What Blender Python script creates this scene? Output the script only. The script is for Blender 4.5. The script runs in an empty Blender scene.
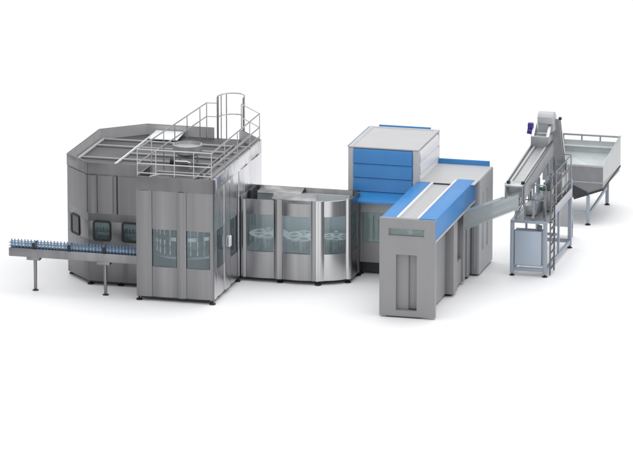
import bpy, bmesh, math, random
from math import sin, cos, pi, radians
from mathutils import Vector
random.seed(4)
scene = bpy.context.scene
COL = scene.collection

# ------------------------------------------------------------------ camera, light, exposure
PITCH, YAW = radians(14.3), radians(14.56)
cd = bpy.data.cameras.new('camera'); cam = bpy.data.objects.new('camera', cd); COL.objects.link(cam)
cam.location = (41.80, -148.14, 41.52)
cam.rotation_euler = (pi/2 - PITCH, 0, YAW)
cd.sensor_width = 36.0; cd.lens = 36.0*5100/633; cd.clip_start = 1; cd.clip_end = 2000
scene.camera = cam

w = bpy.data.worlds.new('World'); scene.world = w; w.use_nodes = True
bg = w.node_tree.nodes['Background']
# made-up surround: bright overhead, added bright and dim horizon bands for steel reflections
_nt = w.node_tree
def _n(t, **k):
    n = _nt.nodes.new(t)
    for a, b in k.items(): setattr(n, a, b)
    return n
def _m(op, a, b=None):
    n = _n('ShaderNodeMath', operation=op)
    for i, v in enumerate((a, b)):
        if v is None: continue
        if isinstance(v, (int, float)): n.inputs[i].default_value = v
        else: _nt.links.new(v, n.inputs[i])
    return n.outputs[0]
_tc = _n('ShaderNodeTexCoord'); _sx = _n('ShaderNodeSeparateXYZ'); _nt.links.new(_tc.outputs['Generated'], _sx.inputs[0])
_az = _m('ARCTAN2', _sx.outputs[1], _sx.outputs[0])
_band = _m('ADD', _m('MULTIPLY', _m('SINE', _m('ADD', _m('MULTIPLY', _az, 7.0), 1.1)), .38), _m('MULTIPLY', _m('SINE', _m('ADD', _m('MULTIPLY', _az, 3.0), .4)), .30))
_hor = _m('ADD', _band, .72)
_el = _n('ShaderNodeMapRange', interpolation_type='SMOOTHSTEP'); _nt.links.new(_sx.outputs[2], _el.inputs[0]); _el.inputs[1].default_value = .25; _el.inputs[2].default_value = .75
_el.inputs[3].default_value = 0; _el.inputs[4].default_value = 1
_val = _m('ADD', _m('MULTIPLY', _hor, _m('SUBTRACT', 1.0, _el.outputs[0])), _m('MULTIPLY', _el.outputs[0], 1.26))
bg.inputs[0].default_value = (0.985, 0.99, 1.0, 1); _nt.links.new(_val, bg.inputs[1])

def area(name, loc, target, size, power, color=(1, 1, 1)):
    l = bpy.data.lights.new(name, 'AREA'); l.shape = 'RECTANGLE'
    l.size, l.size_y = size; l.energy = power; l.color = color
    o = bpy.data.objects.new(name, l); COL.objects.link(o); o.location = loc
    o.rotation_euler = (Vector(target)-Vector(loc)).to_track_quat('-Z', 'Y').to_euler()
    return o
area('key_softbox', (8, 8, 24), (1.5, 4, 0), (26, 20), 2600, (1, .99, .97))

scene.view_settings.view_transform = 'Standard'; scene.view_settings.look = 'None'
scene.view_settings.exposure = 0; scene.view_settings.gamma = 1
scene.cycles.max_bounces = 10; scene.cycles.transparent_max_bounces = 24

# ------------------------------------------------------------------ materials
MATS = {}
def principled(name, base, rough=.5, metal=0., var=0., stretch=(6, 6, .5), bump=0., bscale=(1.2, 1.2, .35), rvar=0., spec=.5, coat=0., aniso=0.):
    m = bpy.data.materials.new(name); m.use_nodes = True; nt = m.node_tree; b = nt.nodes['Principled BSDF']
    b.inputs['Base Color'].default_value = (*base, 1); b.inputs['Roughness'].default_value = rough
    b.inputs['Metallic'].default_value = metal; b.inputs['Specular IOR Level'].default_value = spec
    b.inputs['Coat Weight'].default_value = coat
    if aniso:
        tg = nt.nodes.new('ShaderNodeTangent'); tg.direction_type = 'RADIAL'; tg.axis = 'Z'; nt.links.new(tg.outputs[0], b.inputs['Tangent'])
        b.inputs['Anisotropic'].default_value = aniso; b.inputs['Anisotropic Rotation'].default_value = .25
    if var or bump or rvar:
        tc = nt.nodes.new('ShaderNodeTexCoord')
    if var or rvar:
        mp = nt.nodes.new('ShaderNodeMapping'); mp.inputs['Scale'].default_value = stretch
        nt.links.new(tc.outputs['Object'], mp.inputs[0])
        n = nt.nodes.new('ShaderNodeTexNoise'); n.inputs['Scale'].default_value = 1; n.inputs['Detail'].default_value = 5
        nt.links.new(mp.outputs[0], n.inputs[0])
        if var:
            r = nt.nodes.new('ShaderNodeMapRange'); r.inputs[1].default_value = .3; r.inputs[2].default_value = .7
            r.inputs[3].default_value = 1-var; r.inputs[4].default_value = 1+var
            nt.links.new(n.outputs[0], r.inputs[0])
            mx = nt.nodes.new('ShaderNodeVectorMath'); mx.operation = 'SCALE'; mx.inputs[0].default_value = base
            nt.links.new(r.outputs[0], mx.inputs['Scale']); nt.links.new(mx.outputs[0], b.inputs['Base Color'])
        if rvar:
            r2 = nt.nodes.new('ShaderNodeMapRange'); r2.inputs[1].default_value = .3; r2.inputs[2].default_value = .7
            r2.inputs[3].default_value = rough-rvar; r2.inputs[4].default_value = rough+rvar
            nt.links.new(n.outputs[0], r2.inputs[0]); nt.links.new(r2.outputs[0], b.inputs['Roughness'])
    if bump:
        mp2 = nt.nodes.new('ShaderNodeMapping'); mp2.inputs['Scale'].default_value = bscale
        nt.links.new(tc.outputs['Object'], mp2.inputs[0])
        n2 = nt.nodes.new('ShaderNodeTexNoise'); n2.inputs['Scale'].default_value = 1; n2.inputs['Detail'].default_value = 2
        nt.links.new(mp2.outputs[0], n2.inputs[0])
        bp = nt.nodes.new('ShaderNodeBump'); bp.inputs['Strength'].default_value = 1; bp.inputs['Distance'].default_value = bump
        nt.links.new(n2.outputs[0], bp.inputs['Height']); nt.links.new(bp.outputs[0], b.inputs['Normal'])
    MATS[name] = m
    return m
def glass(name, tint, gloss_rough=.03, haze=0., haze_col=(.5, .6, .63), fres=1.45):
    m = bpy.data.materials.new(name); m.use_nodes = True; nt = m.node_tree; nt.nodes.clear()
    out = nt.nodes.new('ShaderNodeOutputMaterial'); t = nt.nodes.new('ShaderNodeBsdfTransparent'); t.inputs[0].default_value = (*tint, 1)
    g = nt.nodes.new('ShaderNodeBsdfGlossy'); g.inputs['Roughness'].default_value = gloss_rough; g.inputs[0].default_value = (.9, .97, 1, 1)
    f = nt.nodes.new('ShaderNodeFresnel'); f.inputs[0].default_value = fres
    mx = nt.nodes.new('ShaderNodeMixShader'); nt.links.new(f.outputs[0], mx.inputs[0])
    src = t
    if haze:
        d = nt.nodes.new('ShaderNodeBsdfDiffuse'); d.inputs[0].default_value = (*haze_col, 1)
        m2 = nt.nodes.new('ShaderNodeMixShader'); m2.inputs[0].default_value = haze
        nt.links.new(t.outputs[0], m2.inputs[1]); nt.links.new(d.outputs[0], m2.inputs[2]); src = m2
    nt.links.new(src.outputs[0], mx.inputs[1]); nt.links.new(g.outputs[0], mx.inputs[2]); nt.links.new(mx.outputs[0], out.inputs[0])
    MATS[name] = m
    return m
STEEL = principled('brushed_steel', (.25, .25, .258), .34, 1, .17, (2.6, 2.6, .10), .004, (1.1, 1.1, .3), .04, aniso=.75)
DSTEEL = principled('dark_shaded_brushed_steel', (.185, .185, .19), .36, 1, .20, (1.9, 1.9, .12), .004, (1.0, 1.0, .3), .04, aniso=.75)  # header bands are darker steel; the faceted shell has its shade in this colour
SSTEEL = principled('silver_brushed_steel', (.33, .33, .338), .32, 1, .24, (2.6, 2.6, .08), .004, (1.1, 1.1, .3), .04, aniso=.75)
SIDE = principled('lit_side_sheet_steel', (.62, .62, .64), .26, 1, .10, (5, 5, .4), .035, (1.6, 2.6, .9), .06)  # steel of the right side, its bright reflected light put into the colour
BRIGHT = principled('bright_steel', (.62, .62, .63), .25, 1, .06, (12, 12, .5))
TUBE = principled('polished_tube_steel', (.52, .52, .53), .25, 1)
ROOF = principled('dull_roof_steel', (.15, .15, .155), .5, 1, .12, (1.2, 1.2, 1))
ZINC = principled('pale_zinc_sheet', (.50, .51, .52), .42, .85, .06, (5, 5, 2))
GREY = principled('grey_machine_paint', (.275, .275, .283), .42, 0, .03, (2, 2, .6))
LGREY = principled('light_grey_machine_paint', (.43, .43, .44), .42, 0, .03, (2, 2, .6))
WHITE = principled('white_panel_paint', (.74, .75, .77), .35, 0, .03, (2, 2, 1))
BLUE = principled('blue_panel_paint', (.034, .21, .515), .38, 0, .04, (2, 2, 1))
SEAM = principled('blue_seam', (.025, .13, .38), .45)
DARK = principled('dark_plinth', (.035, .036, .04), .6, 0, .1)
BLACK = principled('black_rubber', (.012, .012, .013), .55)
FRAMEB = principled('blue_grey_frame_paint', (.34, .38, .445), .42, .15, .04)
CABIN = principled('pale_blue_cabinet_paint', (.42, .49, .58), .42, .1, .03, (2, 2, .6))
MESH = principled('dark_mesh_metal', (.16, .165, .18), .5, .7)
PURPLE = principled('violet_motor_paint', (.045, .02, .22), .4)
GREEN = principled('dark_green_plastic', (.02, .09, .05), .4)
INNER = principled('pale_inner_sheet', (.68, .72, .73), .5, .2, .06)
WHEELM = principled('white_star_wheel_plastic', (.75, .78, .79), .4)
HOP = principled('pale_galvanised_inner', (.60, .65, .65), .45, .5, .06, (3, 3, 1))
CAP = principled('blue_cap_plastic', (.07, .20, .42), .4)
HSTEEL = principled('grey_galvanised_sheet', (.33, .335, .345), .42, .85, .06, (5, 5, 2))
FLOORM = principled('white_studio_floor', (.90, .90, .905), .6, 0, .0, spec=.25)
GLASS = glass('tinted_guard_glass', (.86, .92, .93), .03, .14, (.42, .51, .55), 1.6)
FGLASS = glass('tinted_filler_glass', (.85, .91, .925), .03, .08, (.40, .50, .54), 1.6)
DGLASS = glass('dark_window_glass', (.72, .80, .82), .03, .12, (.36, .43, .45))
GREYGL = glass('grey_green_window_glass', (.76, .84, .83), .06, .25, (.48, .56, .55))
CHUTEG = glass('milky_chute_plastic', (.84, .87, .87), .12, .45, (.62, .66, .67))
LINING = principled('satin_lining_sheet', (.50, .50, .51), .45, .35, .06, (3, 3, 1))
PALE = principled('pale_grey_paint', (.60, .60, .60), .4, 0, .03, (2, 2, 1))
TABLE = principled('grey_green_table_sheet', (.20, .26, .28), .35, .4, .1)
RAILG = principled('grey_rail_steel', (.30, .305, .315), .35, .9)
PALEW = glass('pale_slot_glass', (.9, .95, 1.), .1, .85, (.62, .66, .70))
PETM = glass('blue_bottle_plastic', (.62, .78, .92), .08, .45, (.22, .38, .60))

# ------------------------------------------------------------------ helpers
def tag(o, label=None, cat=None, group=None, kind=None):
    if label: o['label'] = label
    if cat: o['category'] = cat
    if group: o['group'] = group
    if kind: o['kind'] = kind
    return o
def thing(name, loc, label, cat, group=None):
    o = bpy.data.objects.new(name, None); o.empty_display_size = .3; COL.objects.link(o); o.location = loc
    return tag(o, label, cat, group)
def base_of(o):
    v = Vector((0, 0, 0))
    while o: v += o.location; o = o.parent
    return v
class MB:
    """collects solids in world coordinates and links them as ONE mesh object"""
    def __init__(s): s.v = []; s.f = []
    def add(s, vs, fs):
        k = len(s.v); s.v += [tuple(p) for p in vs]; s.f += [tuple(i+k for i in f) for f in fs]; return s
    def box(s, x0, x1, y0, y1, z0, z1):
        return s.prism([(x0, y0, z0), (x1, y0, z0), (x1, y1, z0), (x0, y1, z0)], (0, 0, z1-z0))
    def prism(s, pts, vec):
        n = len(pts); a = [Vector(p) for p in pts]; b = [p+Vector(vec) for p in a]
        return s.add(a+b, [tuple(range(n))[::-1], tuple(range(n, 2*n))] + [(i, (i+1) % n, n+(i+1) % n, n+i) for i in range(n)])
    def hexa(s, p):   # eight corners: bottom four, top four
        return s.add(p, [(3, 2, 1, 0), (4, 5, 6, 7), (0, 1, 5, 4), (1, 2, 6, 5), (2, 3, 7, 6), (3, 0, 4, 7)])
    def tube(s, pts, r, seg=8, closed=False):
        P = [Vector(p) for p in pts]; n = len(P); vs = []; up = None
        for i in range(n):
            if closed: d = (P[(i+1) % n]-P[i-1])
            else: d = P[min(i+1, n-1)]-P[max(i-1, 0)]
            d.normalize()
            if up is None:
                up = Vector((0, 0, 1)) if abs(d.z) < .9 else Vector((1, 0, 0))
            a = (up - d*up.dot(d)).normalized(); up = a; b = d.cross(a)
            vs += [P[i]+a*(r*cos(2*pi*k/seg))+b*(r*sin(2*pi*k/seg)) for k in range(seg)]
        fs = []
        for i in range(n if closed else n-1):
            j = (i+1) % n
            fs += [(i*seg+k, i*seg+(k+1) % seg, j*seg+(k+1) % seg, j*seg+k) for k in range(seg)]
        if not closed: fs += [tuple(range(seg))[::-1], tuple(range((n-1)*seg, n*seg))]
        return s.add(vs, fs)
    def bar(s, p, q, wd, ht):
        """rectangular bar from p to q"""
        p, q = Vector(p), Vector(q); d = (q-p).normalized()
        u = Vector((0, 0, 1)) if abs(d.z) < .95 else Vector((0, 1, 0))
        a = d.cross(u).normalized()*(wd/2); b = a.cross(d).normalized()*(ht/2)
        return s.prism([p-a-b, p+a-b, p+a+b, p-a+b], q-p)
    def lathe(s, c, prof, seg=24, ring=False):
        vs = []; n = len(prof)
        for r, z in prof: vs += [(c[0]+r*cos(2*pi*k/seg), c[1]+r*sin(2*pi*k/seg), c[2]+z) for k in range(seg)]
        fs = [(i*seg+k, i*seg+(k+1) % seg, (i+1)*seg+(k+1) % seg, (i+1)*seg+k) for i in range(n-1) for k in range(seg)]
        if ring: fs += [((n-1)*seg+k, (n-1)*seg+(k+1) % seg, (k+1) % seg, k) for k in range(seg)]
        else: fs += [tuple(range(seg))[::-1], tuple(range((n-1)*seg, n*seg))]
        return s.add(vs, fs)
    def cyl(s, p, q, r, seg=16): return s.tube([p, q], r, seg)
    def build(s, name, mat, parent=None, bevel=0., label=None, smooth=32):
        bm = bmesh.new(); vs = [bm.verts.new(v) for v in s.v]
        for f in s.f:
            try: bm.faces.new([vs[i] for i in f])
            except ValueError: pass
        bmesh.ops.recalc_face_normals(bm, faces=bm.faces)
        if bevel:
            es = [e for e in bm.edges if len(e.link_faces) == 2 and e.calc_face_angle(0) > radians(40)]
            bmesh.ops.bevel(bm, geom=es, offset=bevel, segments=2, profile=.5, affect='EDGES', clamp_overlap=True)
        off = base_of(parent) if parent else Vector((0, 0, 0))
        bmesh.ops.translate(bm, verts=bm.verts, vec=-off)
        me = bpy.data.meshes.new(name); bm.to_mesh(me); bm.free()
        for p in me.polygons: p.use_smooth = True
        me.set_sharp_from_angle(angle=radians(smooth))
        me.materials.append(mat)
        o = bpy.data.objects.new(name, me); COL.objects.link(o)
        if parent: o.parent = parent
        if label: o['label'] = label
        return o
class Face:
    """a vertical plane: u runs along it, d is the distance outwards (to the right of u)"""
    def __init__(s, a, b):
        s.a = Vector((a[0], a[1], 0)); e = Vector((b[0]-a[0], b[1]-a[1], 0)); s.L = e.length
        s.u = e.normalized(); s.n = Vector((s.u.y, -s.u.x, 0))
    def p(s, u, d, z): return s.a + s.u*u + s.n*d + Vector((0, 0, z))
    def box(s, m, u0, u1, z0, z1, d0, d1):
        return m.prism([s.p(u0, d0, z0), s.p(u1, d0, z0), s.p(u1, d1, z0), s.p(u0, d1, z0)], (0, 0, z1-z0))
    def bowed(s, m, u0, u1, z0, z1, d0, d1, bulge, n=10):
        pts = [s.p(u0, d0, z0), s.p(u1, d0, z0)]
        for i in range(n+1):
            t = 1-i/n; pts.append(s.p(u0+(u1-u0)*t, d1+bulge*4*t*(1-t), z0))
        return m.prism(pts, (0, 0, z1-z0))
def offset_poly(P, t):
    n = len(P); out = []
    for i in range(n):
        a, b, c = Vector(P[i-1]), Vector(P[i]), Vector(P[(i+1) % n])
        d1 = (b-a).normalized(); d2 = (c-b).normalized()
        n1 = Vector((-d1.y, d1.x)); n2 = Vector((-d2.y, d2.x))
        k = (n1+n2); k = k/ max(1e-6, (1+n1.dot(n2)))
        out.append(tuple(b+k*t))
    return out
def wall_ring(m, P, t, i, z0, z1, t0=0., t1=1.):
    Q = offset_poly(P, t); j = (i+1) % len(P)
    L = lambda a, b, k: (a[0]+(b[0]-a[0])*k, a[1]+(b[1]-a[1])*k)
    m.prism([(*L(P[i], P[j], t0), z0), (*L(P[i], P[j], t1), z0), (*L(Q[i], Q[j], t1), z0), (*L(Q[i], Q[j], t0), z0)], (0, 0, z1-z0))
def foot(parent, x, y, ztop=.2, r=.10):
    m = MB(); m.lathe((x, y, 0), [(r, .0), (r, .035), (r*.55, .06), (.03, .065), (.03, ztop)], 16)
    return m.build('foot', BLACK, parent)

# ------------------------------------------------------------------ floor
f = MB(); f.box(-400, 400, -400, 600, -.2, 0)
tag(f.build('floor', FLOORM), kind='structure')

# ================================================================== FILLING MACHINE
FM = thing('filling_machine', (-2.2, 3.4, 0), 'tall faceted brushed steel filling machine with railed roof and ladder cage, leftmost of the machines', 'filling machine')
OCT = [(-4.5, 1.4), (-2.5, 1.4), (-2.5, 0), (0, 0), (0, 5.76), (-1.05, 7.05), (-4.2, 7.05), (-5.5, 5.92), (-5.5, 2.42)]
ZT, ZR = 4.0, 3.65
# shell of the faceted part: every side but the front box
m = MB()
wall_ring(m, OCT, .05, 0, .14, 1.48)
f0 = Face(OCT[0], OCT[1])
def cut_wall(i, wins, z0, z1):
    """wall i with small windows (t0,t1) cut out between zc0 and zc1"""
    last = 0.
    for t0, t1 in wins:
        wall_ring(m, OCT, .05, i, 1.48, 2.10, last, t0); last = t1
    if last < 1: wall_ring(m, OCT, .05, i, 1.48, 2.10, last, 1)
    wall_ring(m, OCT, .05, i, 2.10, z1)
    if i != 0: wall_ring(m, OCT, .05, i, z0, 1.48)
L8 = Face(OCT[8], OCT[0]).L
cut_wall(0, [(.085, .365), (.56, .86)], .14, ZT)
cut_wall(8, [(.19, .56)], .14, ZT)
wall_ring(m, OCT, .05, 1, .14, ZT)
wall_ring(m, OCT, .05, 4, .14, ZT)
wall_ring(m, OCT, .05, 5, .14, ZR); wall_ring(m, OCT, .05, 5, ZR, ZT, .28, 1)
wall_ring(m, OCT, .05, 6, .14, ZT); wall_ring(m, OCT, .05, 7, .14, ZT)
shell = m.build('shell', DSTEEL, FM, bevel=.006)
Qi = offset_poly(OCT, .052)
for i, t0 in ((8, 0), (7, 0), (6, 0), (5, .28), (4, 0), (0, 0)):
    q = MB(); wall_ring(q, Qi, .012, i, ZR+.002, ZT-.012, t0, 1); q.build('parapet_lining', LINING, FM)
# raised upper panels, pilasters and header bands of the faceted part
for fc, spans, pil in ((f0, [(.33, .82), (1.0, 1.95)], [(.0, .30), (.84, .98)]), (Face(OCT[8], OCT[0]), [(.08, 1.30)], [(1.33, 1.42)])):
    for a, b in spans:
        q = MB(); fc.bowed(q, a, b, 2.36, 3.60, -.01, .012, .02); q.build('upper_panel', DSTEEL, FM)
    for a, b in pil:
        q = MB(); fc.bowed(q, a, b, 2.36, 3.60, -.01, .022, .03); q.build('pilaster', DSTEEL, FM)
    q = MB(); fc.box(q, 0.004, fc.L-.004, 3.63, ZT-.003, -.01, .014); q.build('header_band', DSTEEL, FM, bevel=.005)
def round_rect(u0, u1, z0, z1, r, n=5):
    out = []
    for cu, cz_, a0 in ((u1-r, z1-r, 0), (u0+r, z1-r, pi/2), (u0+r, z0+r, pi), (u1-r, z0+r, 3*pi/2)):
        out += [(cu+r*cos(a0+pi/2*k/n), cz_+r*sin(a0+pi/2*k/n)) for k in range(n+1)]
    return out
def small_window(fc, u0, u1):
    z0, z1, e = 1.48, 2.10, .035
    o, i = round_rect(u0-.018, u1+.018, z0-.018, z1+.018, .09), round_rect(u0+e, u1-e, z0+e, z1-e, .06)
    n = len(o); vs = [fc.p(u, d, z) for L, d in ((o, -.02), (o, .022), (i, .022), (i, -.02)) for u, z in L]
    q = MB(); q.add(vs, [(k*n+j, k*n+(j+1) % n, ((k+1) % 4)*n+(j+1) % n, ((k+1) % 4)*n+j) for k in range(4) for j in range(n)])
    fr = q.build('window', BLACK, FM)
    g = MB(); g.prism([fc.p(u, -.008, z) for u, z in round_rect(u0+e-.005, u1-e+.005, z0+e-.005, z1-e+.005, .06)], fc.n*.008); g.build('pane', DGLASS, fr)
    g = MB(); fc.box(g, u0-.1, u1+.1, z0-.1, z1+.1, -.50, -.48); g.build('inner_backing', INNER, fr)
    for k in range(4):
        g = MB(); u = u0+.08+(u1-u0-.1)*k/3; g.cyl(fc.p(u, -.28, z0-.05), fc.p(u+.03, -.28, z0+.30+.1*(k % 2)), .03, 8); g.build('inner_pipe', TUBE, fr)
    g = MB(); fc.box(g, u0+.05, u1-.05, z0+.12, z0+.20, -.30, -.22); g.build('inner_rail', WHITE, fr)
small_window(f0, .17, .73); small_window(f0, 1.12, 1.72); small_window(Face(OCT[8], OCT[0]), .27, .80)
# roof with ribs
m = MB(); Q = offset_poly(OCT, .051); m.prism([(x, y, ZR-.06) for x, y in Q], (0, 0, .06)); roof = m.build('roof', ROOF, FM)
for y, x0, x1 in ((2.0, -2.4, -.1), (3.32, -5.38, -.1), (4.15, -3.9, -.1), (5.0, -5.40, -.1), (5.88, -5.36, -.15)):
    q = MB(); q.box(x0, x1, y-.03, y+.03, ZR+.004, ZR+.06); q.build('rib', LGREY, roof, bevel=.008)
q = MB(); q.box(-3.97, -3.92, 1.6, 6.95, ZR+.004, ZR+.08); q.build('rib', WHITE, roof, bevel=.01)
q = MB(); q.prism([(-3.86, 6.05, ZR+.07), (-2.9, 6.05, ZR+.07), (-2.9, 6.93, ZR+.15), (-3.86, 6.93, ZR+.15)], (0, 0, .03)); q.build('hatch', WHITE, FM, bevel=.008)
q = MB(); q.box(-5.36, -5.28, 2.6, 5.8, ZR+.004, ZR+.07); q.build('rib', LGREY, roof, bevel=.01)
# front box
FR = Face((-2.5, 0), (0, 0)); RS = Face((0, 0), (0, 5.76))
def guard_door(T, fc, u0, u1, z0, zw0, zw1, z1, mat, gl, bulge=.03, d=-.02):
    q = MB(); fc.bowed(q, u0, u1, z0, zw0, d-.03, d, bulge); fc.bowed(q, u0, u1, zw1, z1, d-.03, d, bulge)
    for a, b in ((u0, u0+.02), (u1-.02, u1)): fc.box(q, a, b, zw0, zw1, d-.03, d)
    o = q.build('guard_door', mat, T)
    g = MB(); fc.bowed(g, u0+.02, u1-.02, zw0, zw1, d-.016, d-.008, bulge*.6); g.build('window_pane', gl, o)
    return o
q = MB(); FR.bowed(q, 0, .51, .15, 3.56, -.05, 0, .03); q.build('front_panel', STEEL, FM)
guard_door(FM, FR, .51, 1.31, .15, 1.12, 2.33, 3.56, STEEL, FGLASS)
q = MB(); FR.bowed(q, 1.31, 1.62, .15, 3.56, -.05, 0, .05); q.build('post', STEEL, FM)
guard_door(FM, FR, 1.62, 2.39, .15, 1.12, 2.33, 3.56, STEEL, FGLASS)
def corner_post(T, cx, cy, a0, a1, r, z0, z1, mat, back=.05, n=8):
    """rounded upright: arc of radius r about (cx,cy) from angle a0 to a1"""
    pts = [(cx+r*cos(a0+(a1-a0)*k/n), cy+r*sin(a0+(a1-a0)*k/n), z0) for k in range(n+1)]
    pts += [(cx+(r-back)*cos(a0+(a1-a0)*k/n), cy+(r-back)*sin(a0+(a1-a0)*k/n), z0) for k in range(n, -1, -1)]
    q = MB(); q.prism(pts, (0, 0, z1-z0)); return q.build('corner_post', mat, T)
corner_post(FM, -.11, .11, -pi/2, 0, .11, .13, 3.56, STEEL)
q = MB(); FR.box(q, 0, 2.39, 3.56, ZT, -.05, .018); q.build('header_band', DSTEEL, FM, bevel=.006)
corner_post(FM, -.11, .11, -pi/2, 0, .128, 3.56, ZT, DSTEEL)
# right side
q = MB(); RS.bowed(q, .11, .42, .15, 3.98, -.05, 0, .02); q.build('post', SIDE, FM)
guard_door(FM, RS, .42, 1.33, .15, 1.06, 2.30, 3.60, SIDE, FGLASS)
q = MB(); RS.bowed(q, 1.33, 2.0, .15, 3.60, -.05, 0, .03); q.build('post', SIDE, FM)
guard_door(FM, RS, 2.0, 3.06, .15, 1.04, 2.25, 3.60, SIDE, FGLASS)
q = MB(); RS.bowed(q, 3.06, 4.3, .15, 3.60, -.05, 0, .03); q.build('side_panel', SIDE, FM)
q = MB(); RS.bowed(q, 4.3, 5.74, .15, 3.60, -.05, 0, .03); q.build('side_panel', SIDE, FM)
q = MB(); RS.box(q, .42, 5.74, 3.60, ZT, -.05, .012); q.build('header_band', SIDE, FM, bevel=.006)
q = MB(); RS.box(q, 1.60, 1.80, 1.48, 1.82, .035, .10); q.build('door_handle', WHITE, FM, bevel=.02)
# plinths
q = MB(); q.box(-2.4, -.12, .12, 3.0, .06, .15); q.prism([(x, y, .05) for x, y in offset_poly(OCT, .16)], (0, 0, .088)); q.build('plinth', DARK, FM)
for x, y in ((-2.44, .08), (-.05, .06), (-.05, 2.98), (-5.42, 2.62), (-4.48, 1.52), (-3.5, 1.55), (-5.35, 5.8)): foot(FM, x, y)
# interior: filling carousel seen through the glass
cx, cy = -1.22, 1.52
q = MB(); q.lathe((cx, cy, 0), [(.55, .2), (.55, 1.2), (.95, 1.22), (1.15, 1.30), (1.15, 1.36), (.9, 1.37), (.5, 1.45), (.45, 3.4)], 40); car = q.build('filling_carousel', INNER, FM)
q = MB(); q.lathe((cx, cy, 0), [(1.0, 1.86), (1.14, 1.87), (1.14, 1.99), (1.0, 2.0)], 40, True); q.build('filling_carousel', BRIGHT, FM)
vm = MB(); vm.lathe((0, 0, 0), [(.045, 1.40), (.045, 1.58), (.02, 1.64), (.02, 1.70), (.05, 1.71), (.05, 1.9), (.03, 2.0), (.03, 2.4)], 8)
v0 = None
for k in range(30):
    a = 2*pi*k/30; p = (cx+1.07*cos(a), cy+1.07*sin(a))
    if v0 is None:
        vm.v = [(x+p[0], y+p[1], z) for x, y, z in vm.v]; v0 = vm.build('filling_valve', TUBE, FM); p0 = p
    else:
        c = v0.copy(); COL.objects.link(c); c.parent = FM; c.location = (p[0]-p0[0], p[1]-p0[1], 0)
q = MB(); q.box(-2.45, -.1, 3.2, 3.25, .15, 3.55); q.box(-2.44, -2.4, 1.45, 3.2, .15, 3.55); q.build('inner_bulkhead', INNER, FM)
for x, y in ((-3.2, 2.2), (-3.9, 2.6), (-4.6, 2.7), (-2.95, 1.9)):
    q = MB(); q.lathe((x, y, .2), [(.28, 0), (.28, 1.25), (.36, 1.3), (.36, 1.42), (.16, 1.5), (.16, 1.9)], 20); q.build('star_wheel', WHEELM, FM)
# handrails
RT, RM, RL = 4.85, 4.40, 4.10
LF, LB = (-2.46, .06), (-2.13, 6.84)
def lerp(a, b, t): return (a[0]+(b[0]-a[0])*t, a[1]+(b[1]-a[1])*t)
def rail_run(a, b, posts, levels, r=.019, bend=None):
    for z in levels[::-1]:
        out = MB(); out.tube([(*a, z), (*b, z)], r, 8)
        o = out.build('handrail', TUBE, FM)
    for t in posts:
        x, y = lerp(a, b, t); q = MB(); q.cyl((x, y, ZR), (x, y, RT-.01), .017, 8); q.build('rail_post', TUBE, o)
    return o
rail_run(LF, (-.06, .06), (0, .25, .5, .76, 1), (RT, RM, RL))
rail_run(LF, LB, (.2, .37, .53, .71, .9), (RT, RM), .024)
rail_run(LB, (-1.80, 6.9), (0,), (RT, RM))
rail_run((-.06, .06), (-.06, 5.75), (.27, .53, .79, 1), (RT, RM, RL), .024)
rail_run((-1.0, 6.97), (-.06, 5.75), (0,), (RT, RM))
q = MB(); q.tube([(-.5, .5, 3.95), (-.5, 5.4, 3.95)], .03, 8); q.build('pipe', TUBE, FM)
q = MB(); q.tube([(-.95, .9, 3.72), (-.95, 3.0, 3.72), (-.95, 5.9, 3.72)], .035, 8); q.build('pipe', TUBE, FM)
q = MB(); q.tube([(-2.35, .35, 3.74), (-2.3, .9, 3.78), (-2.1, 1.25, 3.78), (-1.9, 1.3, 3.78), (-1.3, 1.3, 3.78)], .03, 8); q.build('pipe', TUBE, FM)
q = MB(); q.box(-.55, -.2, .3, 5.4, ZR+.004, ZR+.12); q.build('cable_duct', DSTEEL, FM, bevel=.01)
# ladder with hoops at the back
lad = MB()
for x in (-1.84, -.97): lad.bar((x, 7.15, .3), (x, 7.15, 5.0), .065, .05)
for k in range(11): lad.cyl((-1.80, 7.15, .5+.3*k), (-1.01, 7.15, .5+.3*k), .016, 6)
ladder = lad.build('ladder', TUBE, FM)
hc = (-1.405, 7.15); hr = .435
ptsA = [(hc[0]+hr*cos(a), hc[1]+hr*1.35*sin(a)) for a in [pi*k/14 for k in range(15)]]
for z in (3.2, 4.32, 5.02):
    q = MB(); q.tube([(x, y, z) for x, y in ptsA], .024, 8); q.build('cage_hoop', TUBE, ladder)
for k in (2, 10, 12):
    q = MB(); x, y = ptsA[k]; q.bar((x, y, 2.9), (x, y, 5.02), .035, .02); q.build('cage_bar', TUBE, ladder)
# tank on the roof
q = MB(); q.lathe((-1.78, 3.35, 3.88), [(.10, 0), (.34, .07), (.47, .16), (.475, .42), (.43, .43), (.42, .34), (.05, .30)], 36); tank = q.build('tank', ZINC, FM)
for a in (.6, 2.7, 4.2, 5.6):
    q = MB(); q.cyl((-1.78+.33*cos(a), 3.35+.33*sin(a), ZR), (-1.78+.33*cos(a), 3.35+.33*sin(a), 3.95), .02, 8); q.build('tank_leg', TUBE, tank)
q = MB(); q.tube([(-1.95, 2.35, 3.95), (-1.5, 2.32, 3.97), (-1.40, 2.3, 3.95), (-1.38, 2.3, 3.65)], .04, 10); q.build('tank_pipe', BRIGHT, tank)
q = MB(); q.cyl((-2.06, 2.32, 3.95), (-1.93, 2.35, 3.95), .11, 16); q.build('valve', BLACK, tank)

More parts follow.
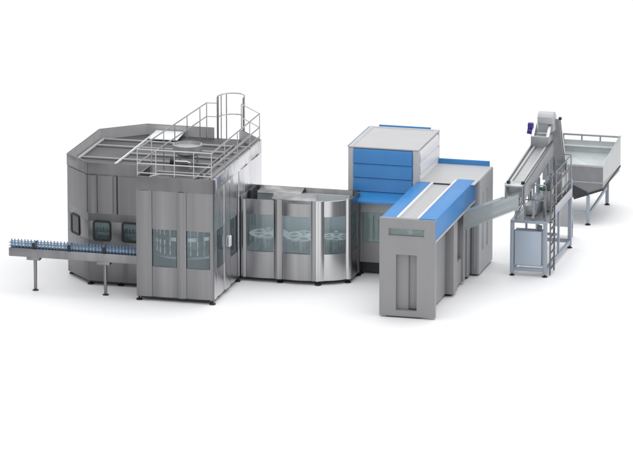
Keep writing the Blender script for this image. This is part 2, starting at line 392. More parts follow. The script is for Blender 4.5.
# ================================================================== BOTTLE CONVEYOR AND BOTTLES
CV = thing('bottle_conveyor', (-4.6, .33, 0), 'long narrow steel conveyor on single legs carrying a row of blue bottles', 'conveyor')
q = MB(); q.box(-6.76, -2.56, .20, .225, 1.10, 1.375); q.box(-6.76, -2.56, .435, .46, 1.10, 1.375); q.box(-6.76, -2.56, .225, .435, 1.12, 1.30); q.build('side_plate', STEEL, CV, bevel=.006)
q = MB(); q.box(-6.76, -2.56, .232, .428, 1.304, 1.335); q.build('belt', DARK, CV)
for y in (.215, .445):
    for z in (1.45, 1.545):
        q = MB(); q.cyl((-6.76, y, z), (-2.56, y, z), .011, 6); q.build('guide_rail', MESH, CV)
for x in (-5.93, -4.77, -3.62):
    q = MB(); q.box(x-.05, x+.05, .165, .198, 1.37, 1.58); q.build('clamp', BLACK, CV, bevel=.008)
    q = MB(); q.box(x-.03, x+.03, .462, .49, 1.37, 1.58); q.build('clamp', BLACK, CV, bevel=.008)
for x in (-5.93, -3.62):
    q = MB(); q.box(x-.045, x+.045, .285, .375, .05, 1.0); q.box(x-.25, x+.18, .21, .45, 1.0, 1.10); lg = q.build('leg', STEEL, CV, bevel=.01)
    q = MB(); q.lathe((x, .33, 0), [(.10, 0), (.10, .02), (.035, .05), (.03, .06)], 14); q.build('foot', DARK, lg)
def bottle():
    t = thing('water_bottle', (-6.70, .33, 1.336), 'small blue plastic water bottle standing in the row on the conveyor belt', 'bottle', 'blue water bottles in a row on the conveyor')
    b = MB(); b.lathe((-6.70, .33, 1.336), [(.036, 0), (.042, .012), (.042, .07), (.039, .085), (.042, .10), (.042, .19), (.036, .225), (.018, .262), (.016, .275)], 14)
    b.build('bottle_body', PETM, t)
    b = MB(); b.lathe((-6.70, .33, 1.336), [(.020, .272), (.020, .298), (.017, .302)], 12); b.build('cap', CAP, t)
    b = MB(); b.lathe((-6.70, .33, 1.336), [(.0432, .105), (.0432, .165)], 14); b.build('paper_label', WLAB, t)
    return t
WLAB = principled('pale_blue_label', (.30, .48, .68), .5)
b0 = bottle()
for k in range(1, 39):
    c = b0.copy(); COL.objects.link(c); c.location = (-6.70+.1085*k+random.uniform(-.007, .007), .33+random.uniform(-.008, .008), 1.336)
    for ch in b0.children:
        d = ch.copy(); COL.objects.link(d); d.parent = c; d.rotation_euler.z = random.uniform(0, 6)

# ================================================================== STAR WHEEL ENCLOSURE (low, between filler and tower)
DR = thing('transfer_machine', (1.7, 3.9, 0), 'low open topped steel enclosure with star wheels behind tinted windows, beside the filling machine', 'machine')
ZD = 2.74
A, B, Cc, Dd, Ee, Ff = (.03, 3.1), (2.57, 3.1), (3.5, 3.68), (3.55, 4.62), (3.3, 4.8), (.03, 4.8)
F1, F2, F3 = Face(A, B), Face(B, Cc), Face(Cc, Dd)
def post(fc, u0, u1, z0, z1, mat=SSTEEL, bulge=.03, nm='post'):
    q = MB(); fc.bowed(q, u0, u1, z0, z1, -.05, 0, bulge); return q.build(nm, mat, DR)
post(F1, 0, .17, .14, ZD-.06); guard_door(DR, F1, .17, 1.09, .14, 1.0, 2.22, ZD-.05, SSTEEL, GLASS, .04)
post(F1, 1.09, 1.36, .14, ZD, SSTEEL, .045); guard_door(DR, F1, 1.36, 2.31, .14, 1.0, 2.22, ZD-.10, SSTEEL, GLASS, .06)
post(F1, 2.31, 2.47, .14, ZD, SSTEEL, .02)
corner_post(DR, 2.49, 3.27, -pi/2, -pi/2+.56, .17, .13, ZD+.01, BRIGHT)
post(F2, .015, .20, .14, ZD, BRIGHT, .02)
guard_door(DR, F2, .20, .94, .14, 1.0, 2.22, ZD-.02, BRIGHT, GLASS, .06); post(F2, .94, 1.09, .14, ZD+.02, BRIGHT, .03)
post(F3, .0, .16, .14, ZD, SSTEEL, .02); guard_door(DR, F3, .16, .80, .14, 1.0, 2.22, ZD, SSTEEL, GLASS, .02); post(F3, .80, .94, .14, ZD, SSTEEL, .02)
P6 = [A, B, Cc, Dd, Ee, Ff]
q = MB()
for i in (3, 4, 5): wall_ring(q, P6, .05, i, .14, ZD+.02)
q.build('back_wall', SSTEEL, DR, bevel=.006)
q = MB(); q.prism([(1.04, 3.12, ZD-.02), (2.48, 3.12, ZD-.02), (2.42, 3.72, ZD+.05), (.98, 3.72, ZD+.05)], (0, 0, .03)); q.build('canopy', SSTEEL, DR, bevel=.008)
q = MB(); q.prism([(.30, 4.12, ZD-.10), (1.72, 4.12, ZD-.10), (1.72, 4.74, ZD+.0), (.30, 4.74, ZD+.0)], (0, 0, .03)); q.build('canopy', SSTEEL, DR, bevel=.008)
q = MB(); q.box(.06, .16, 3.9, 4.7, 2.3, ZD+.03); q.build('end_plate', DARK, DR)
q = MB(); q.prism([(x, y, .08) for x, y in offset_poly(P6, .12)], (0, 0, .06)); q.build('plinth', DARK, DR)
q = MB(); q.prism([(x, y, .95) for x, y in offset_poly(P6, .09)], (0, 0, .05)); q.build('table', TABLE, DR)
q = MB(); q.box(.1, 3.2, 4.66, 4.70, 1.0, 2.6); q.build('inner_bulkhead', INNER, DR)
for x, y in ((2.55, 3.16), (3.38, 3.72), (3.48, 4.68), (.1, 4.6), (1.3, 3.2)): foot(DR, x, y, .16)
def star_wheel(cx, cy, r, z):
    q = MB(); n = 12
    # rim, hub and spokes with open cells
    q.lathe((cx, cy, z), [(r*.80, 0), (r, .0), (r, .05), (r*.80, .05)], 36, True)
    q.lathe((cx, cy, z), [(r*.36, .0), (r*.36, .06), (.06, .07), (.06, .22)], 24)
    for k in range(6):
        a = 2*pi*k/6+.2; q.bar((cx+.3*r*cos(a), cy+.3*r*sin(a), z+.025), (cx+.86*r*cos(a), cy+.86*r*sin(a), z+.025), .13, .045)
    q.cyl((cx, cy, .9), (cx, cy, z), .07, 12)
    o = q.build('star_wheel', WHEELM, DR)
    for k in range(n):
        a = 2*pi*k/n; x, y = cx+r*.97*cos(a), cy+r*.97*sin(a)
        g = MB(); g.lathe((x, y, z-.16), [(.02, 0), (.02, .14), (.045, .15), (.045, .20)], 8); g.build('gripper', TUBE, o)
    for k in range(3):
        a = 2*pi*k/3+.5; x, y = cx+r*.6*cos(a), cy+r*.6*sin(a)
        g = MB(); g.cyl((x, y, 1.0), (x, y, z), .035, 8); g.build('column', WHEELM, o)
star_wheel(.74, 3.88, .62, 1.38); star_wheel(1.92, 3.86, .64, 1.36); star_wheel(2.93, 3.98, .46, 1.37)

# ================================================================== BLUE FRONTED TOWER
TW = thing('blow_moulding_tower', (4.25, 6.3, 0), 'tallest grey cabinet tower with blue louvred front and blue sloping skirt', 'machine cabinet')
X0, X1, Y0, Y1, ZH = 3.10, 5.40, 4.85, 7.80, 4.18
q = MB(); q.box(X0+.03, X1-.03, Y0+.05, Y1-.03, .40, ZH-.04); q.build('body', GREY, TW)
for x0, x1, y0, y1 in ((X0, 3.28, Y0, Y0+.2), (5.21, X1, Y0, Y0+.2), (X1-.16, X1, Y1-.2, Y1), (X0, X0+.16, Y1-.2, Y1)):
    q = MB(); q.box(x0, x1, y0, y1, .4, ZH-.035); q.build('corner_post', LGREY, TW, bevel=.02)
q = MB(); q.box(X0-.005, X1+.005, Y0-.005, Y0+.16, ZH-.035, ZH+.005); q.box(X0-.005, X1+.005, Y1-.16, Y1+.005, ZH-.035, ZH+.005)
q.box(X0-.005, X0+.15, Y0+.16, Y1-.16, ZH-.035, ZH+.005); q.box(X1-.15, X1+.005, Y0+.16, Y1-.16, ZH-.035, ZH+.005); q.build('roof_frame', LGREY, TW, bevel=.01)
q = MB(); q.box(X0+.15, X1-.15, Y0+.16, Y1-.16, ZH-.035, ZH-.01); q.build('roof', LGREY, TW)
TF = Face((X0, Y0), (X1, Y0)); TR_ = Face((X1, Y0), (X1, Y1)); TL_ = Face((X0, Y1), (X0, Y0)); TB_ = Face((X1, Y1), (X0, Y1))
def louvre(fc, u0, u1, z0, z1, mat, d=.0, kick=.045, parent=TW, nm='louvre_panel'):
    h = z1-z0-.004; kick = kick*1.6; n = 7
    prof = [(-.06, z0), (d, z0)] + [(d+kick*cos(pi/2*k/n), z0+.012+(h-.012)*sin(pi/2*k/n)) for k in range(n+1)] + [(-.06, z0+h)]
    q = MB(); q.prism([fc.p(u0, dd, z) for dd, z in prof], fc.u*(u1-u0))
    return q.build(nm, mat, parent, smooth=40)
for z0, z1 in ((3.645, 4.12), (3.19, 3.645), (2.74, 3.19)): louvre(TF, .18, 2.10, z0, z1, BLUE, -.005, .03)
q = MB(); q.prism([(3.50, Y0-.04, 2.735), (3.50, Y0-.50, 2.54), (3.50, Y0-.52, 2.47), (3.50, Y0-.05, 2.42)], (1.72, 0, 0)); q.build('skirt', BLUE, TW, bevel=.01)
for z0, z1 in ((3.72, 4.10), (3.34, 3.72), (2.96, 3.34), (2.5, 2.96)):
    louvre(TR_, .22, 2.78, z0, z1, WHITE, -.03, .035); louvre(TL_, .18, 2.75, z0, z1, WHITE, 0, .03)
    louvre(TB_, .2, 2.1, z0, z1, BLUE, 0, .03)
q = MB(); q.box(X0+.28, X1-.3, Y1+.006, Y1+.06, ZH-.3, ZH+.05); q.build('rear_panel', BLUE, TW, bevel=.01)
q = MB(); q.prism([(X0-.006, Y0+.12, ZH-.10), (X0-.006, Y0+.12, ZH+.015), (X0-.06, Y0+.12, ZH-.02)], (0, Y1-Y0-.2, 0)); q.build('side_edge_panel', BLUE, TW, bevel=.01)
# lower front: window bay
q = MB(); TF.box(q, .28, 2.2, 2.06, 2.40, -.02, .05); q.build('lintel', LGREY, TW, bevel=.01)
q = MB(); TF.box(q, .28, .48, .42, 2.06, -.02, .04); TF.box(q, .48, 2.2, .42, 1.08, -.02, .04); TF.box(q, 1.35, 2.2, 1.08, 2.06, -.02, .04); fr = q.build('door', GREY, TW, bevel=.008)
q = MB(); TF.box(q, .48, 1.35, 1.08, 2.06, .02, .03); q.build('window_pane', GREYGL, fr)
q = MB(); TF.box(q, .50, 1.33, 1.10, 2.04, -.018, -.005); q.build('inner_backing', INNER, fr)
for k in range(5):
    q = MB(); x = X0+.56+.15*k; q.cyl((x, Y0-.012, 1.2), (x, Y0-.012, 1.95-.1*(k % 2)), .016+.006*(k % 3), 8); q.build('inner_pipe', BRIGHT, fr)
q = MB(); q.box(X0+.25, X1-.1, Y0+.15, Y1-.1, .06, .4); q.build('plinth', DARK, TW)
for x, y in ((3.5, 4.95), (3.2, 7.6), (5.2, 7.6)): foot(TW, x, y, .38)

# ================================================================== LONG LOW OVEN WITH BLUE SHOULDERS
OV = thing('preform_oven', (6.2, 2.7, 0), 'long low grey cabinet with two blue strips on top and niche in front', 'machine cabinet')
ox0, ox1, oz = 5.33, 7.10, 3.16
OF = Face((ox0, 0), (ox1, 0)); OR_ = Face((ox1, 0), (ox1, 5.5))
q = MB()   # front plate with openings for window and niche
w0, w1, n0, n1 = .27, 1.44, .53, 1.19
OF.box(q, 0, w0, .05, oz, -.16, 0); OF.box(q, w1, 1.77, .05, oz, -.16, 0); OF.box(q, w0, w1, 2.87, oz, -.16, 0)
OF.box(q, w0, w1, 2.02, 2.59, -.16, 0); OF.box(q, w0, n0, .05, 2.02, -.16, 0); OF.box(q, n1, w1, .05, 2.02, -.16, 0); OF.box(q, n0, n1, .05, .24, -.16, 0)
front = q.build('front_panel', GREY, OV)
q = MB(); q.prism([OF.p(n0, -.161, .24), OF.p(n0, -.30, .24), OF.p(n1, -.30, .24), OF.p(n1, -.161, .24), OF.p(n1, -.20, .24), OF.p(n1-.04, -.27, .24), OF.p(n0+.36, -.27, .24), OF.p(n0+.36, -.20, .24), OF.p(n0+.30, -.17, .24), OF.p(n0+.03, -.17, .24)], (0, 0, 1.78)); q.build('niche', GREY, front)
q = MB(); OF.box(q, n0-.01, n1+.01, 2.02, 2.05, -.30, -.161); q.build('niche', GREY, front)
fw = MB(); e = .03
OF.box(fw, w0, w1, 2.59, 2.59+e, -.10, .008); OF.box(fw, w0, w1, 2.87-e, 2.87, -.10, .008); OF.box(fw, w0, w0+e, 2.59+e, 2.87-e, -.10, .008); OF.box(fw, w1-e, w1, 2.59+e, 2.87-e, -.10, .008)
fwin = fw.build('window', GREY, OV, bevel=.005)
q = MB(); OF.box(q, w0+e, w1-e, 2.59+e, 2.87-e, -.05, -.04); q.build('pane', GREYGL, fwin)
q = MB(); OF.box(q, w0, w1, 2.55, 2.9, -.27, -.25); q.build('inner_backing', INNER, fwin)
q = MB(); q.box(ox0+.05, 6.72, .45, 5.5, .10, 3.05); q.build('body', GREY, OV)
q = MB(); q.bar((6.05, .18, 2.62), (6.62, .18, 2.78), .03, .07); q.build('inner_rail', WHITE, fwin)
q = MB(); q.box(6.2, 6.35, .12, .22, 2.64, 2.8); q.build('inner_block', BRIGHT, fwin)
# top
q = MB(); q.prism([(ox0, .16, oz-.10), (ox0+.49, .16, oz-.10), (ox0+.49, .16, oz), (ox0+.02, .16, oz-.01)], (0, 4.66, 0)); q.build('top_panel', BLUE, OV, bevel=.01)
q = MB(); q.box(5.90, 6.48, .16, 5.54, 3.0, 3.09); q.box(5.90, 6.48, 5.40, 5.54, 3.0905, 3.14); q.build('top_channel', LGREY, OV)
for x0, x1 in ((5.825, 5.90), (6.48, 6.55)):
    q = MB(); q.box(x0, x1, .16, 5.35 if x0 > 6 else 4.84, 3.0, oz+.015); q.build('edge_strip', WHITE, OV, bevel=.008)
q = MB()   # right blue shoulder: top sheet folded down over the side
q.prism([(6.555, .03, oz-.05), (6.555, .03, oz), (ox1-.01, .03, oz), (ox1+.005, .03, oz-.04), (ox1+.005, .03, 2.52), (ox1-.05, .03, 2.52), (ox1-.05, .03, oz-.05)], (0, 5.47, 0)); q.build('side_panel', BLUE, OV, bevel=.006)
for k in range(4):
    pass
q = MB(); q.box(6.9, ox1+.012, .05, 5.5, 2.44, 2.515); q.build('trim_rail', LGREY, OV, bevel=.01)
# right side wall with upright box columns
q = MB(); q.box(6.70, 6.78, .16, 5.5, .10, 2.44); q.build('side_wall', GREY, OV)
for y0, y1, x1 in ((2.78, 3.30, 7.05), (4.35, 4.62, 7.0), (4.98, 5.45, 6.98)):
    q = MB(); q.box(6.775, x1, y0, y1, .09, 2.44); q.build('column', GREY, OV, bevel=.015)
q = MB(); q.box(6.775, 6.95, 3.36, 4.28, .12, .9); q.build('column', GREY, OV, bevel=.02)
q = MB(); q.box(5.55, 6.6, .02, 5.3, .02, .1); q.build('plinth', DARK, OV)
for x, y in ((5.6, .25), (6.6, .25), (6.85, 3.05), (6.85, 5.2)): foot(OV, x, y, .12)

# ================================================================== SQUARE REAR CABINET
RC = thing('rear_cabinet', (6.35, 6.5, 0), 'plain grey square cabinet behind the blue striped oven with two slot windows in its side', 'machine cabinet')
cz = 3.15
q = MB(); q.box(5.42, 7.2, 5.56, 7.46, .10, cz-.02); q.build('body', GREY, RC)
q = MB(); q.box(5.41, 7.22, 4.90, 7.48, cz-.018, cz); q.prism
q.build('roof', LGREY, RC)
q = MB(); q.box(5.43, 7.12, 7.482, 7.56, cz-.35, cz+.16); q.build('rear_panel', BLUE, RC, bevel=.01)
RF = Face((7.24, 5.54), (7.24, 7.5))
q = MB(); RF.box(q, 0, .35, .06, cz-.02, -.05, 0); RF.box(q, .62, .95, .06, cz-.02, -.05, 0); RF.box(q, 1.25, 1.96, .06, cz-.02, -.05, 0)
for a, b in ((.35, .62), (.95, 1.25)): RF.box(q, a, b, .06, .75, -.05, 0); RF.box(q, a, b, 2.65, cz-.02, -.05, 0)
sp = q.build('side_panel', LGREY, RC)
for a, b in ((.35, .62), (.95, 1.25)):
    q = MB(); RF.box(q, a, b, .75, 2.65, -.035, -.03); q.build('slot_window', PALEW, sp)
q = MB(); q.box(6.99, 7.19, 5.50, 5.56, .06, cz-.03); q.build('front_trim', GREY, RC, bevel=.012)
q = MB(); q.box(7.09, 7.13, 5.49, 5.50, .3, cz-.1); q.build('gasket', FRAMEB, RC)
for x, y in ((7.1, 5.7), (7.1, 7.3)): foot(RC, x, y, .12)

# ================================================================== INFEED CHUTE
CH = thing('infeed_chute', (7.7, 4.2, 1.87), 'sloping translucent chute running down from the sorter into the side of the oven', 'chute')
def chute_box(m, xa, za0, za1, xb, zb0, zb1, y0, y1):
    m.hexa([(xa, y0, za0), (xb, y0, zb0), (xb, y1, zb0), (xa, y1, za0), (xa, y0, za1), (xb, y0, zb1), (xb, y1, zb1), (xa, y1, za1)])
q = MB(); chute_box(q, 7.06, 1.86, 2.42, 8.84, 2.66, 3.16, 4.02, 4.04); q.build('side_guard', CHUTEG, CH)
q = MB(); chute_box(q, 7.06, 1.86, 2.42, 8.84, 2.66, 3.16, 4.46, 4.48); q.build('side_guard', CHUTEG, CH)
q = MB(); chute_box(q, 7.06, 1.90, 1.94, 8.84, 2.70, 2.74, 4.04, 4.46); q.build('floor_plate', ZINC, CH)
q = MB(); chute_box(q, 7.06, 2.42, 2.45, 8.25, 2.91, 2.94, 4.0, 4.5); q.build('lid', CHUTEG, CH)
for y in (4.16, 4.34):
    q = MB(); q.bar((7.08, y, 2.15), (8.8, y, 2.93), .06, .10); q.build('roller', BRIGHT, CH)

# ================================================================== SORTER (gently rising conveyor) WITH HEAD BOX AND MOTOR
SO = thing('preform_sorter', (8.6, 6.5, 1.9), 'pale steel inclined conveyor trough rising to a hooded head box over the platform', 'conveyor')
sx0, sx1 = 8.27, 8.92
def sl(y): return 3.29+(y-4.3)*.094     # height of the trough's upper rim
def skew(m, x0, x1, y0, y1, lo, hi, lo1=None, hi1=None):
    lo1 = lo if lo1 is None else lo1; hi1 = hi if hi1 is None else hi1
    m.hexa([(x0, y0, sl(y0)+lo), (x1, y0, sl(y0)+lo), (x1, y1, sl(y1)+lo1), (x0, y1, sl(y1)+lo1), (x0, y0, sl(y0)+hi), (x1, y0, sl(y0)+hi), (x1, y1, sl(y1)+hi1), (x0, y1, sl(y1)+hi1)])
for x0, x1 in ((sx0, sx0+.05), (sx1-.05, sx1)):
    q = MB(); skew(q, x0, x1, 4.55 if x0 < 8.5 else 4.3, 8.9, -.50, .06, -.42, .06); q.build('side_plate', ZINC if x0 < 8.5 else HSTEEL, SO, bevel=.008)
q = MB(); skew(q, sx0+.05, sx1-.05, 4.75, 8.5, -.08, -.04); q.build('belt', ZINC, SO)
for x in (sx0+.14, sx1-.14):
    q = MB(); skew(q, x-.035, x+.035, 4.6, 8.4, -.04, .035); q.build('guide_rail', LGREY, SO, bevel=.008)
q = MB(); skew(q, sx0+.2, sx1-.2, 4.8, 8.35, -.037, -.02); q.build('belt', ZINC, SO)
q = MB(); skew(q, sx0+.05, sx1-.05, 4.35, 4.8, .0, .055); q.build('end_cover', ZINC, SO, bevel=.01)
q = MB(); skew(q, sx0+.05, sx1-.05, 4.9, 4.94, -.5, .0); q.build('end_plate', ZINC, SO)
for x in (sx0+.12, sx1-.06):
    q = MB(); q.box(x-.05, x+.05, 4.5, 4.62, sl(4.5)+.06, sl(4.5)+.13); q.build('bracket', BLACK, SO, bevel=.01)
q = MB(); skew(q, sx1+.002, sx1+.03, 4.32, 4.42, -.62, .08); q.build('corner_trim', MESH, SO)
q = MB(); skew(q, sx1+.002, sx1+.02, 4.42, 8.8, .02, .08); q.build('edge_strip', MESH, SO)
# head box
q = MB(); prof = [(8.30, 3.62), (8.30, 4.02), (8.36, 4.04), (8.60, 4.06), (8.62, 4.10), (9.15, 4.10), (9.15, 3.5), (8.6, 3.5)]
q.prism([(sx0+.02, y, z) for y, z in prof], (sx1-sx0-.06, 0, 0)); q.build('head_box', HSTEEL, SO, bevel=.012)
q = MB(); q.prism([(sx0+.02, 8.31, 4.02), (sx0+.02, 8.72, 4.34), (sx0+.02, 8.76, 4.34), (sx0+.02, 8.76, 4.02)], (.10, 0, 0)); q.build('head_cheek', ZINC, SO, bevel=.008)
q = MB(); q.prism([(sx1-.14, 8.31, 4.02), (sx1-.14, 8.72, 4.34), (sx1-.14, 8.76, 4.34), (sx1-.14, 8.76, 4.02)], (.10, 0, 0)); q.build('head_cheek', ZINC, SO, bevel=.008)
q = MB(); q.box(sx0+.12, sx1-.14, 8.68, 8.72, 4.06, 4.36); q.build('head_flap', CHUTEG, SO)
q = MB(); ph = [(8.66, 4.36), (8.63, 4.42), (8.63, 4.60), (8.70, 4.70), (8.85, 4.74), (9.05, 4.70), (9.2, 4.55), (9.2, 4.1), (8.76, 4.1), (8.76, 4.36)]
q.prism([(sx0+.16, y, z) for y, z in ph], (sx1-sx0-.14, 0, 0)); q.build('hood', LGREY, SO, bevel=.015)
mo = MB(); mo.cyl((sx0-.13, 8.62, 4.12), (sx0+.02, 8.62, 4.12), .085, 16); mo.cyl((sx0-.10, 8.62, 4.02), (sx0-.06, 8.70, 4.34), .085, 16); mo.box(sx0-.14, sx0+.015, 8.56, 8.74, 4.22, 4.38)
mo.build('motor', PURPLE, SO, bevel=.0)
# supports down to the platform deck
for y, x in ((6.1, sx0+.04), (6.1, sx1-.04), (8.3, sx0+.04), (8.3, sx1-.04)):
    q = MB(); q.box(x-.035, x+.035, y-.035, y+.035, 1.84, sl(y)-.46); q.build('support_leg', FRAMEB, SO, bevel=.006)
for p0, p1 in (((sx0+.04, 5.95, 1.95), (sx0+.04, 9.3, 2.5)), ((sx1-.04, 5.95, 1.9), (sx1-.04, 8.6, 2.85)), ((sx1+.02, 6.2, 2.35), (sx1+.02, 8.9, 2.75))):
    q = MB(); q.bar(p0, p1, .06, .09); q.build('brace', FRAMEB, SO, bevel=.006)
q = MB(); q.box(sx0+.2, sx1-.05, 6.6, 7.9, 1.84, 2.15); q.build('drive_box', ZINC, SO, bevel=.03)

# ================================================================== HOPPER ELEVATOR
EL = thing('hopper_elevator', (8.75, 11.2, 0), 'steep narrow pale elevator casing climbing from the hopper to the head box', 'elevator')
def elv(m, x0, x1, off0, off1, ya=9.05, za=4.5, yb=11.3, zb=.35):
    d = Vector((0, yb-ya, zb-za)).normalized(); n = Vector((0, -d.z, d.y)).normalized()
    if n.y < 0: n = -n
    pts = []
    for x, o in ((x0, off0), (x1, off0), (x1, off1), (x0, off1)): pts.append(Vector((x, ya, za))+n*o)
    m.prism(pts, Vector((0, yb-ya, zb-za)))
for x0, x1 in ((8.44, 8.48), (9.06, 9.10)):
    q = MB(); elv(q, x0, x1, -.075, .10); q.build('side_casing', PALE, EL, bevel=.008)
q = MB(); elv(q, 8.48, 9.06, -.05, .06); q.build('belt', ZINC, EL)
q = MB(); elv(q, 9.102, 9.115, -.10, -.055); q.build('edge_strip', MESH, EL)
for y, z in ((9.0, 4.50),):
    q = MB(); q.cyl((9.06, y, z), (9.15, y, z), .05, 12); q.build('bearing', BLACK, EL)
for k in range(8):
    t = .06+.12*k; y = 9.05+2.25*t; z = 4.5-4.15*t
    q = MB(); elv(q, 8.48, 9.06,   .061, .10, y, z, y+.03, z-.05); q.build('flight', WHITE, EL)
for x in (8.47, 9.08):
    q = MB(); q.box(x-.03, x+.03, 11.2, 11.26, .0, 1.0); q.build('support_leg', FRAMEB, EL)

# ================================================================== PLATFORM
PL = thing('maintenance_platform', (8.77, 7.9, 0), 'blue grey steel frame platform with handrails, deck and side ladder under the sorter', 'platform')
px0, px1, py0, py1 = 8.17, 9.36, 5.95, 9.82
for x, y in ((px0+.06, py0), (px1-.06, py0), (px1-.06, py1), (px0+.06, py1)):
    q = MB(); q.box(x-.06, x+.06, y-.06, y+.06, .08, 1.745 if y < 8 else 2.3); lg = q.build('leg', FRAMEB, PL, bevel=.008)
    q = MB(); q.lathe((x, y, 0), [(.085, 0), (.085, .03), (.03, .05), (.03, .08)], 14); q.build('foot', BLACK, lg)
def beam(x0, x1, y0, y1, z0, z1, nm='beam', mat=FRAMEB):
    q = MB(); q.box(x0, x1, y0, y1, z0, z1); return q.build(nm, mat, PL, bevel=.006)
beam(px0+.12, px1-.12, py0-.04, py0+.04, .17, .28); beam(px0, px1, py0-.06, py0+.06, 1.745, 1.83)
beam(px1-.10, px1-.02, py0+.06, py1-.06, .16, .28); beam(px0+.02, px0+.10, py0+.06, py1-.06, .16, .28); beam(px0+.12, px1-.12, py1-.04, py1+.04, .18, .30)
beam(px1-.10, px1, py0+.06, py1-.06, 1.74, 1.88); beam(px0, px0+.10, py0+.06, py1-.06, 1.74, 1.83)
beam(px0+.12, px1-.12, py1-.05, py1+.05, 1.74, 1.83)
beam(px1-.10, px1-.03, 8.0, 8.07, .28, 1.74, 'upright'); beam(px0+.03, px0+.10, 8.0, 8.07, .28, 1.74, 'upright')
beam(px0+.12, px1-.12, 8.0, 8.07, .85, .93)
q = MB()
for k in range(12):
    x = px0+.105+k*.0815; q.box(x, x+.074, py0+.061, py1-.061, 1.785, 1.82)
q.build('deck', ZINC, PL)
q = MB(); q.prism([(px1+.003, 6.75, 1.89), (px1+.003, 9.78, 1.89), (px1+.003, 9.78, 2.05), (px1+.003, 6.75, 2.05)], (.012, 0, 0)); q.build('toe_board', LGREY, PL)
def prail(pts, zs, posts, r=.022, zb=1.83):
    for z in zs[::-1]:
        q = MB(); q.tube([(x, y, z) for x, y in pts], r, 8); o = q.build('handrail', RAILG, PL)
    for x, y in posts:
        p = MB(); p.cyl((x, y, zb), (x, y, max(zs)-.005), .021, 8); p.build('rail_post', RAILG, o)
prail([(px1-.04, 6.75), (px1-.04, py1-.02)], (3.12, 2.68, 2.24), [(px1-.04, 6.8), (px1-.04, 7.5), (px1-.04, 8.3), (px1-.04, 9.05), (px1-.04, py1-.02)])
prail([(8.62, py0+.03), (px1-.06, py0+.03)], (3.0, 2.5), [(8.62, py0+.03), (px1-.06, py0+.03)])
prail([(8.74, py1-.0), (px1-.04, py1-.0)], (3.13, 2.69, 2.25), [(8.74, py1), (9.05, py1)])
prail([(px0+.05, 6.9), (px0+.05, py1-.02)], (2.75, 2.3), [(px0+.05, 6.95), (px0+.05, 8.4), (px0+.05, py1-.02)])
for x, y in ((9.12, 6.6), (9.15, 7.4), (9.0, 9.0), (9.25, 9.3), (9.05, 8.5)):
    q = MB(); q.box(x-.03, x+.03, y-.03, y+.03, 1.83, 2.95); q.build('upright', RAILG, PL, bevel=.005)
q = MB(); q.bar((9.22, 7.0, 2.05), (9.22, 9.2, 2.9), .04, .05); q.bar((9.1, 9.3, 2.2), (9.1, 7.6, 3.0), .04, .04); q.build('brace', MESH, PL)
q = MB(); q.box(8.95, 9.28, 8.7, 9.6, 1.84, 2.75); q.build('side_shield', ZINC, PL, bevel=.015)
q = MB(); q.box(8.98, 9.2, 7.3, 7.7, 1.84, 2.5); q.build('gearbox', ZINC, PL, bevel=.02)
q = MB(); q.cyl((9.05, 7.3, 2.62), (9.05, 7.75, 2.62), .12, 14); q.build('drive_motor', MESH, PL)
q = MB(); q.box(9.05, 9.25, 6.12, 6.3, 2.78, 2.88); q.build('control_box', GREEN, PL, bevel=.01)
# side ladder
lm = MB()
for y in (6.08, 6.70): lm.bar((px1+.08, y, .05), (px1+.08, y, 3.12 if y < 6.5 else 3.7), .04, .06)
ld = lm.build('ladder', MESH, PL)
for k in range(11):
    q = MB(); q.box(px1+.055, px1+.105, 6.10, 6.68, .22+.26*k, .255+.26*k); q.build('rung', MESH, ld)

CB = thing('control_cabinet', (8.74, 5.97, .3), 'flat pale blue control cabinet hung in the front frame of the platform', 'cabinet')
q = MB(); q.box(8.30, 9.20, 5.93, 6.25, .34, 1.50); q.build('housing', FRAMEB, CB, bevel=.015)
q = MB(); q.box(8.32, 9.185, 5.90, 5.928, .37, 1.485); dr = q.build('door', CABIN, CB, bevel=.012)
q = MB(); q.box(9.03, 9.17, 5.98, 6.12, 1.502, 1.66); q.build('gland_box', MESH, CB, bevel=.01)

# ================================================================== HOPPER
HO = thing('preform_hopper', (8.75, 14.5, 0), 'big open pale steel hopper bin on legs with sloping underside, rightmost in the line', 'hopper')
hx0, hx1, hy0, hy1 = 7.72, 9.76, 12.9, 15.9
q = MB(); q.prism([(hx0, hy0, 1.50), (hx1, hy0, 1.48), (hx1, hy0, 2.0), (hx0, hy0, 2.0)], (0, .04, 0)); q.build('front_wall', HSTEEL, HO)
q = MB(); q.prism([(hx1-.04, hy0+.041, 1.48), (hx1-.04, hy1-.041, 1.40), (hx1-.04, hy1-.041, 2.33), (hx1-.04, hy0+.041, 2.0)], (.04, 0, 0)); q.build('side_wall', ZINC, HO)
q = MB(); q.prism([(hx0, hy0+.041, 1.50), (hx0, hy1-.041, 1.40), (hx0, hy1-.041, 2.28), (hx0, hy0+.041, 2.0)], (.04, 0, 0)); q.build('side_wall', ZINC, HO)
q = MB(); q.prism([(hx0, hy1-.04, 1.40), (hx1, hy1-.04, 1.40), (hx1, hy1-.04, 2.18), (hx0, hy1-.04, 2.18)], (0, .04, 0)); q.build('back_wall', HOP, HO)
q = MB(); q.box(hx0, hx1+.012, hy0-.02, hy0-.001, 1.455, 1.50); q.build('flange', ZINC, HO)
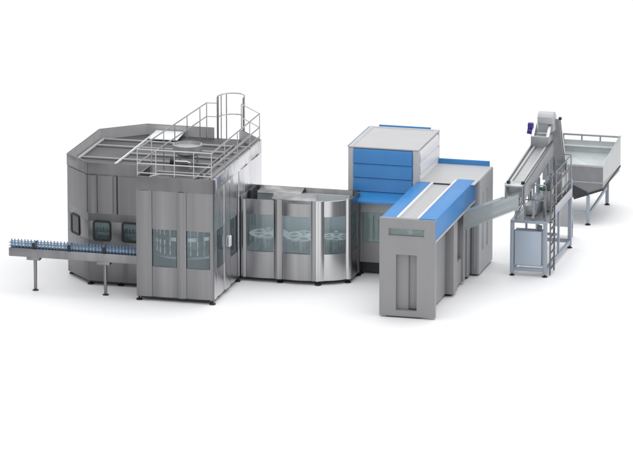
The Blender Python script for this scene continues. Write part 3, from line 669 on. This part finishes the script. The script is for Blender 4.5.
# sloping floor sheets inside
q = MB(); q.hexa([(8.3, hy0+.12, .95), (hx1-.05, hy0+.12, 1.45), (hx1-.05, 14.2, 1.40), (8.3, 14.2, .90), (8.3, hy0+.12, .98), (hx1-.05, hy0+.12, 1.48), (hx1-.05, 14.2, 1.43), (8.3, 14.2, .93)])
q.hexa([(hx0+.05, 14.2, .95), (hx1-.05, 14.2, 1.42), (hx1-.05, hy1-.05, 1.75), (hx0+.05, hy1-.05, 1.75), (hx0+.05, 14.2, .98), (hx1-.05, 14.2, 1.45), (hx1-.05, hy1-.05, 1.78), (hx0+.05, hy1-.05, 1.78)])
q.build('inner_floor', HOP, HO)
q = MB(); q.hexa([(hx0+.05, hy1-.09, 1.95), (hx1-.05, hy1-.09, 1.95), (hx1-.05, hy1-.045, 1.95), (hx0+.05, hy1-.045, 1.95), (hx0+.05, hy1-.14, 2.0), (hx1-.05, hy1-.14, 2.0), (hx1-.05, hy1-.045, 2.0), (hx0+.05, hy1-.045, 2.0)]); q.build('inner_ledge', WHITE, HO)
# underside funnel
q = MB(); q.prism([(hx1-.01, hy0+.06, 1.475), (hx1-.01, hy0+.06, 1.26), (9.25, hy0+.06, 1.04), (8.8, hy0+.06, .9), (hx0+.1, hy0+.06, .9), (hx0+.1, hy0+.06, 1.49)], (0, 2.85, -.06)); q.build('underside', HSTEEL, HO)
q = MB(); q.bar((hx1, hy0+.05, 1.24), (8.78, hy0+.05, .88), .07, .06); q.build('under_frame', DARK, HO); q = MB(); q.bar((hx1-.02, hy0+.1, 1.24), (hx1-.02, hy1, 1.36), .06, .06); q.build('under_frame', DARK, HO)
for p, r in (((hx0, hy0, 2.03), (hx1, hy0, 2.03)), ((hx1-.02, hy0, 2.03), (hx1-.02, hy1, 2.38)), ((hx0+.02, hy0, 2.03), (hx0+.02, hy1, 2.33)), ((hx0, hy1-.02, 2.36), (hx1, hy1-.02, 2.36))):
    q = MB(); q.bar(p, r, .06, .06); q.build('rim_rail', ZINC, HO, bevel=.008)
for k in range(4):
    x = hx0+.08+k*.63; q = MB(); q.bar((x, hy1-.02, 2.18), (x, hy1-.02, 2.35), .05, .05); q.build('rim_post', ZINC, HO)
q = MB(); q.prism([(8.70, hy0+.02, 1.34), (9.22, hy0+.02, 1.12), (9.20, hy0+.02, 1.05), (8.70, hy0+.02, .92)], (0, .035, 0)); q.build('boot_shade_plate', DARK, HO)  # dark plate standing in for the shaded inside of the elevator boot
def hleg(x, y, zt):
    q = MB(); q.box(x-.055, x+.055, y-.055, y+.055, .07, zt); o = q.build('leg', FRAMEB, HO, bevel=.008)
    q = MB(); q.lathe((x, y, 0), [(.09, 0), (.09, .03), (.03, .05), (.03, .08)], 14); q.build('foot', BLACK, o)
hleg(9.26, 12.96, 1.0); hleg(9.33, 15.85, .98); hleg(8.0, 12.96, .9); hleg(8.0, 15.85, .9)
for p, r in (((9.20, 12.96, .42), (8.06, 12.96, .42)), ((9.29, 13.02, .38), (9.32, 15.8, .62)), ((8.0, 13.02, .38), (8.0, 15.8, .38))):
    q = MB(); q.bar(p, r, .06, .10); q.build('brace', FRAMEB, HO)
